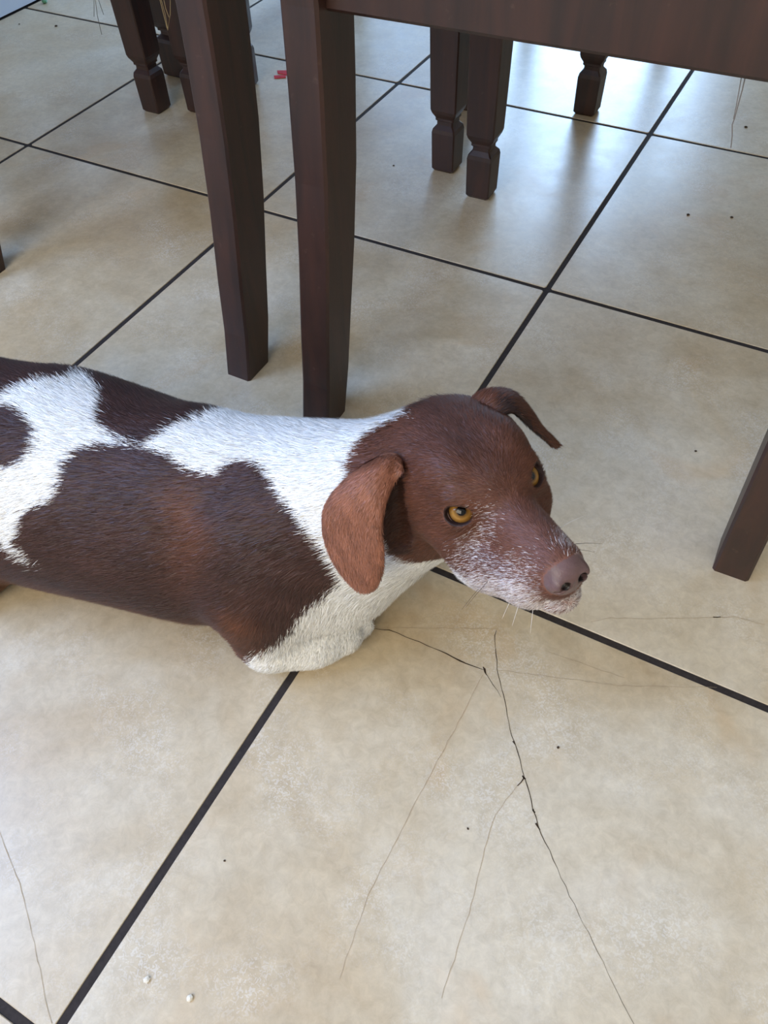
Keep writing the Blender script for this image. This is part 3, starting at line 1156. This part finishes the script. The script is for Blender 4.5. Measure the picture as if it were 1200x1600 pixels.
# flow of the coat
flow = np.repeat((-AX + np.array([0, 0, -.25]))[None], len(RP), 0)
side = (RP - np.array([-.12, -.565, 0])) @ AY
flow += AY[None] * (np.sign(side) * np.clip(np.abs(side) / .08, 0, 1) * .35)[:, None]
headw = np.clip((hl_[:, 1] + 85) / 35, 0, 1)[:, None]
hflow = (-HF)[None] + HR[None] * (hl_[:, 0] / 45)[:, None] - HU[None] * (.4 * np.clip(np.abs(hl_[:, 0]) / 40, 0, 1))[:, None]
flow = flow * (1 - headw) + hflow * headw
chest = np.exp(-(((RP[:, 0] - .02) / .05) ** 2 + ((RP[:, 2] - .08) / .07) ** 2))[:, None] * (1 - headw)
flow = flow * (1 - chest) + np.array([-.2, -.1, -1.0]) * chest
EF = np.concatenate([np.zeros((NB, 3)), earR[2], earL[2]])
EFf = bl(EF)
flow[pid > 0] = EFf[pid > 0] / (np.linalg.norm(EFf[pid > 0], axis=1, keepdims=True) + 1e-9)
# slow swirl so the coat is not combed perfectly
flow += .22 * np.stack([blotch(RP, 55, 21), blotch(RP, 55, 22), blotch(RP, 55, 23)], 1)
flow += .16 * rng.normal(size=flow.shape)
flow -= RN * np.sum(flow * RN, 1)[:, None]
flow /= np.linalg.norm(flow, axis=1, keepdims=True) + 1e-9
L = np.where(hit, .0050, .0098)
L = np.where(hl_[:, 1] > 5, .0036, L)
pawm = (RP[:, 2] < .05) & (RP[:, 0] > -.035) & (hl_[:, 1] < -70)
L = np.where(pawm, .0045, L)
L = np.where(pid > 0, .0042, L)
L = L * rng.uniform(.65, 1.25, len(L))
wd = np.where(hl_[:, 1] > 0, .00019, np.where(hit | (pid > 0), .00028, .00042)) * rng.uniform(.7, 1.3, len(L))
lift = rng.uniform(.10, .34, len(L))
keep &= RP[:, 2] + flow[:, 2] * L > .001
RP, RN, flow, L, wd, lift, fc = [a[keep] for a in (RP, RN, flow, L, wd, lift, fc)]
sd = np.cross(RN, flow)
ctr = RP - RN * .0002
tip = RP + flow * (L * np.cos(lift))[:, None] + RN * (L * np.sin(lift))[:, None]
FV = np.stack([ctr - sd * wd[:, None], ctr + sd * wd[:, None], tip], 1)
gn = np.cross(FV[:, 1] - FV[:, 0], FV[:, 2] - FV[:, 0])
flip = np.sum(gn * RN, 1) < 0
FV[flip] = FV[flip][:, [1, 0, 2]]
nst = len(FV)
fme = bpy.data.meshes.new('fur')
fme.vertices.add(nst * 3)
fme.vertices.foreach_set('co', (FV.reshape(-1, 3) - DOGLOC).astype(np.float32).ravel())
fme.loops.add(nst * 3)
fme.loops.foreach_set('vertex_index', np.arange(nst * 3, dtype=np.int32))
fme.polygons.add(nst)
fme.polygons.foreach_set('loop_start', np.arange(0, nst * 3, 3, dtype=np.int32))
fme.polygons.foreach_set('use_smooth', np.ones(nst, bool))
fme.update(calc_edges=True)
sh = rng.uniform(.62, 1.25, nst)
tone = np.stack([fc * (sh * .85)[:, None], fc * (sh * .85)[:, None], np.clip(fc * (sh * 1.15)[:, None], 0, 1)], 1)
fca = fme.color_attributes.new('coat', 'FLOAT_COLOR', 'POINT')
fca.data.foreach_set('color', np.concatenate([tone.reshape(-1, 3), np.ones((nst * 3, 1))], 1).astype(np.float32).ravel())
bend = RN * .85 - flow * .0 + sd * (rng.normal(size=nst) * .25)[:, None] + flow * (rng.normal(size=nst) * .15)[:, None]
bend /= np.linalg.norm(bend, axis=1, keepdims=True)
fme.normals_split_custom_set_from_vertices(np.repeat(bend, 3, 0).astype(np.float32).tolist())
fme.materials.append(M_FUR)
fur = bpy.data.objects.new('fur', fme)
COL.objects.link(fur)
fur.parent = DOG
tag(fur, kind='stuff')


# ------------------------------------------------------------------ eyes, whiskers
def mat_eye():
    m, nt, b = new_mat('amber_eye')
    tc = N(nt, 'ShaderNodeTexCoord').outputs['Object']
    sep = N(nt, 'ShaderNodeSeparateXYZ')
    nt.links.new(tc, sep.inputs[0])
    x2 = N(nt, 'ShaderNodeMath', operation='MULTIPLY')
    nt.links.new(sep.outputs[0], x2.inputs[0]); nt.links.new(sep.outputs[0], x2.inputs[1])
    y2 = N(nt, 'ShaderNodeMath', operation='MULTIPLY_ADD')
    nt.links.new(sep.outputs[1], y2.inputs[0]); nt.links.new(sep.outputs[1], y2.inputs[1]); nt.links.new(x2.outputs[0], y2.inputs[2])
    r = N(nt, 'ShaderNodeMath', operation='SQRT')
    nt.links.new(y2.outputs[0], r.inputs[0])
    sc = N(nt, 'ShaderNodeMath', operation='MULTIPLY')
    nt.links.new(r.outputs[0], sc.inputs[0]); sc.inputs[1].default_value = 100.0     # 1.0 = 10 mm
    nz = noise(nt, tc, 700, 3, .6)
    ad = N(nt, 'ShaderNodeMath', operation='MULTIPLY_ADD')
    nt.links.new(nz, ad.inputs[0]); ad.inputs[1].default_value = .06; nt.links.new(sc.outputs[0], ad.inputs[2])
    cr = ramp(nt, ad.outputs[0], [(0.0, lin4((6, 4, 4))), (.30, lin4((6, 4, 4))), (.34, lin4((92, 62, 24))), (.54, lin4((150, 108, 48))), (.72, lin4((116, 80, 34))), (.79, lin4((34, 20, 14))), (.85, lin4((40, 24, 20))), (.92, lin4((176, 146, 136)))])
    nt.links.new(cr.outputs[0], b.inputs['Base Color'])
    b.inputs['Roughness'].default_value = .1
    b.inputs['Specular IOR Level'].default_value = .35
    return m


M_EYE = mat_eye()
for s, c, nn, ax in EYES:
    V, F = [], []
    ns, nr = 32, 20
    rad = 10.1 * HS
    for i in range(nr + 1):
        th = math.pi * i / nr
        # slightly bulging cornea around local +z
        rr = rad * (1 + .05 * max(0, math.cos(th)) ** 8)
        for j in range(ns):
            V.append((rr * math.sin(th) * math.cos(2 * math.pi * j / ns), rr * math.sin(th) * math.sin(2 * math.pi * j / ns), rr * math.cos(th)))
    for i in range(nr):
        for j in range(ns):
            k = (j + 1) % ns
            F.append((i * ns + j, (i + 1) * ns + j, (i + 1) * ns + k, i * ns + k))
    cw = H(*c)
    o = mesh_obj('eye', V, F, M_EYE, DOG, True)
    vd = (CAM_LOC - cw) / np.linalg.norm(CAM_LOC - cw)
    gaze = vd * .75 + (HM @ nn) * .28 if s > 0 else vd * .35 + (HM @ nn) * .75
    o.location = Vector((cw - DOGLOC).tolist())
    o.rotation_euler = Vector(gaze.tolist()).to_track_quat('Z', 'Y').to_euler()
    tag(o, 'amber eye with a dark pupil')

M_WHISK = mat_plain('whisker', (70, 54, 46), .5, .4, 100, .1)
M_WHISKW = mat_plain('white_whisker', (214, 206, 196), .5, .4, 100, .1)


def whisker(a, d, ln, mat, droop=.25):
    p0 = H(*a)
    d = HM @ np.array(d, float)
    d /= np.linalg.norm(d)
    P = [p0 + d * ln * t + np.array([0, 0, -droop * ln * t * t]) for t in (0, .25, .5, .75, 1)]
    V, F = tube_vf([p - DOGLOC for p in P], [.00022, .0002, .00016, .00012, .00005], 4)
    mesh_obj('whisker', V, F, mat, DOG)


for a, d, ln, w in (((17, 22, -26), (1, -.25, -.7), .035, 0), ((19, 26, -24), (1, -.1, -.5), .03, 0), ((14, 40, -30), (.8, .2, -1), .024, 1), ((12, 44, -36), (.5, .3, -1), .022, 1), ((15, 34, -34), (.9, 0, -1), .022, 1),
                    ((-15, 40, -20), (-1, .4, -.1), .022, 0), ((-15, 36, -26), (-1, .35, -.3), .020, 0), ((-18, 30, -16), (-1, .1, .2), .018, 1)):
    whisker(a, d, ln, M_WHISKW if w else M_WHISK)
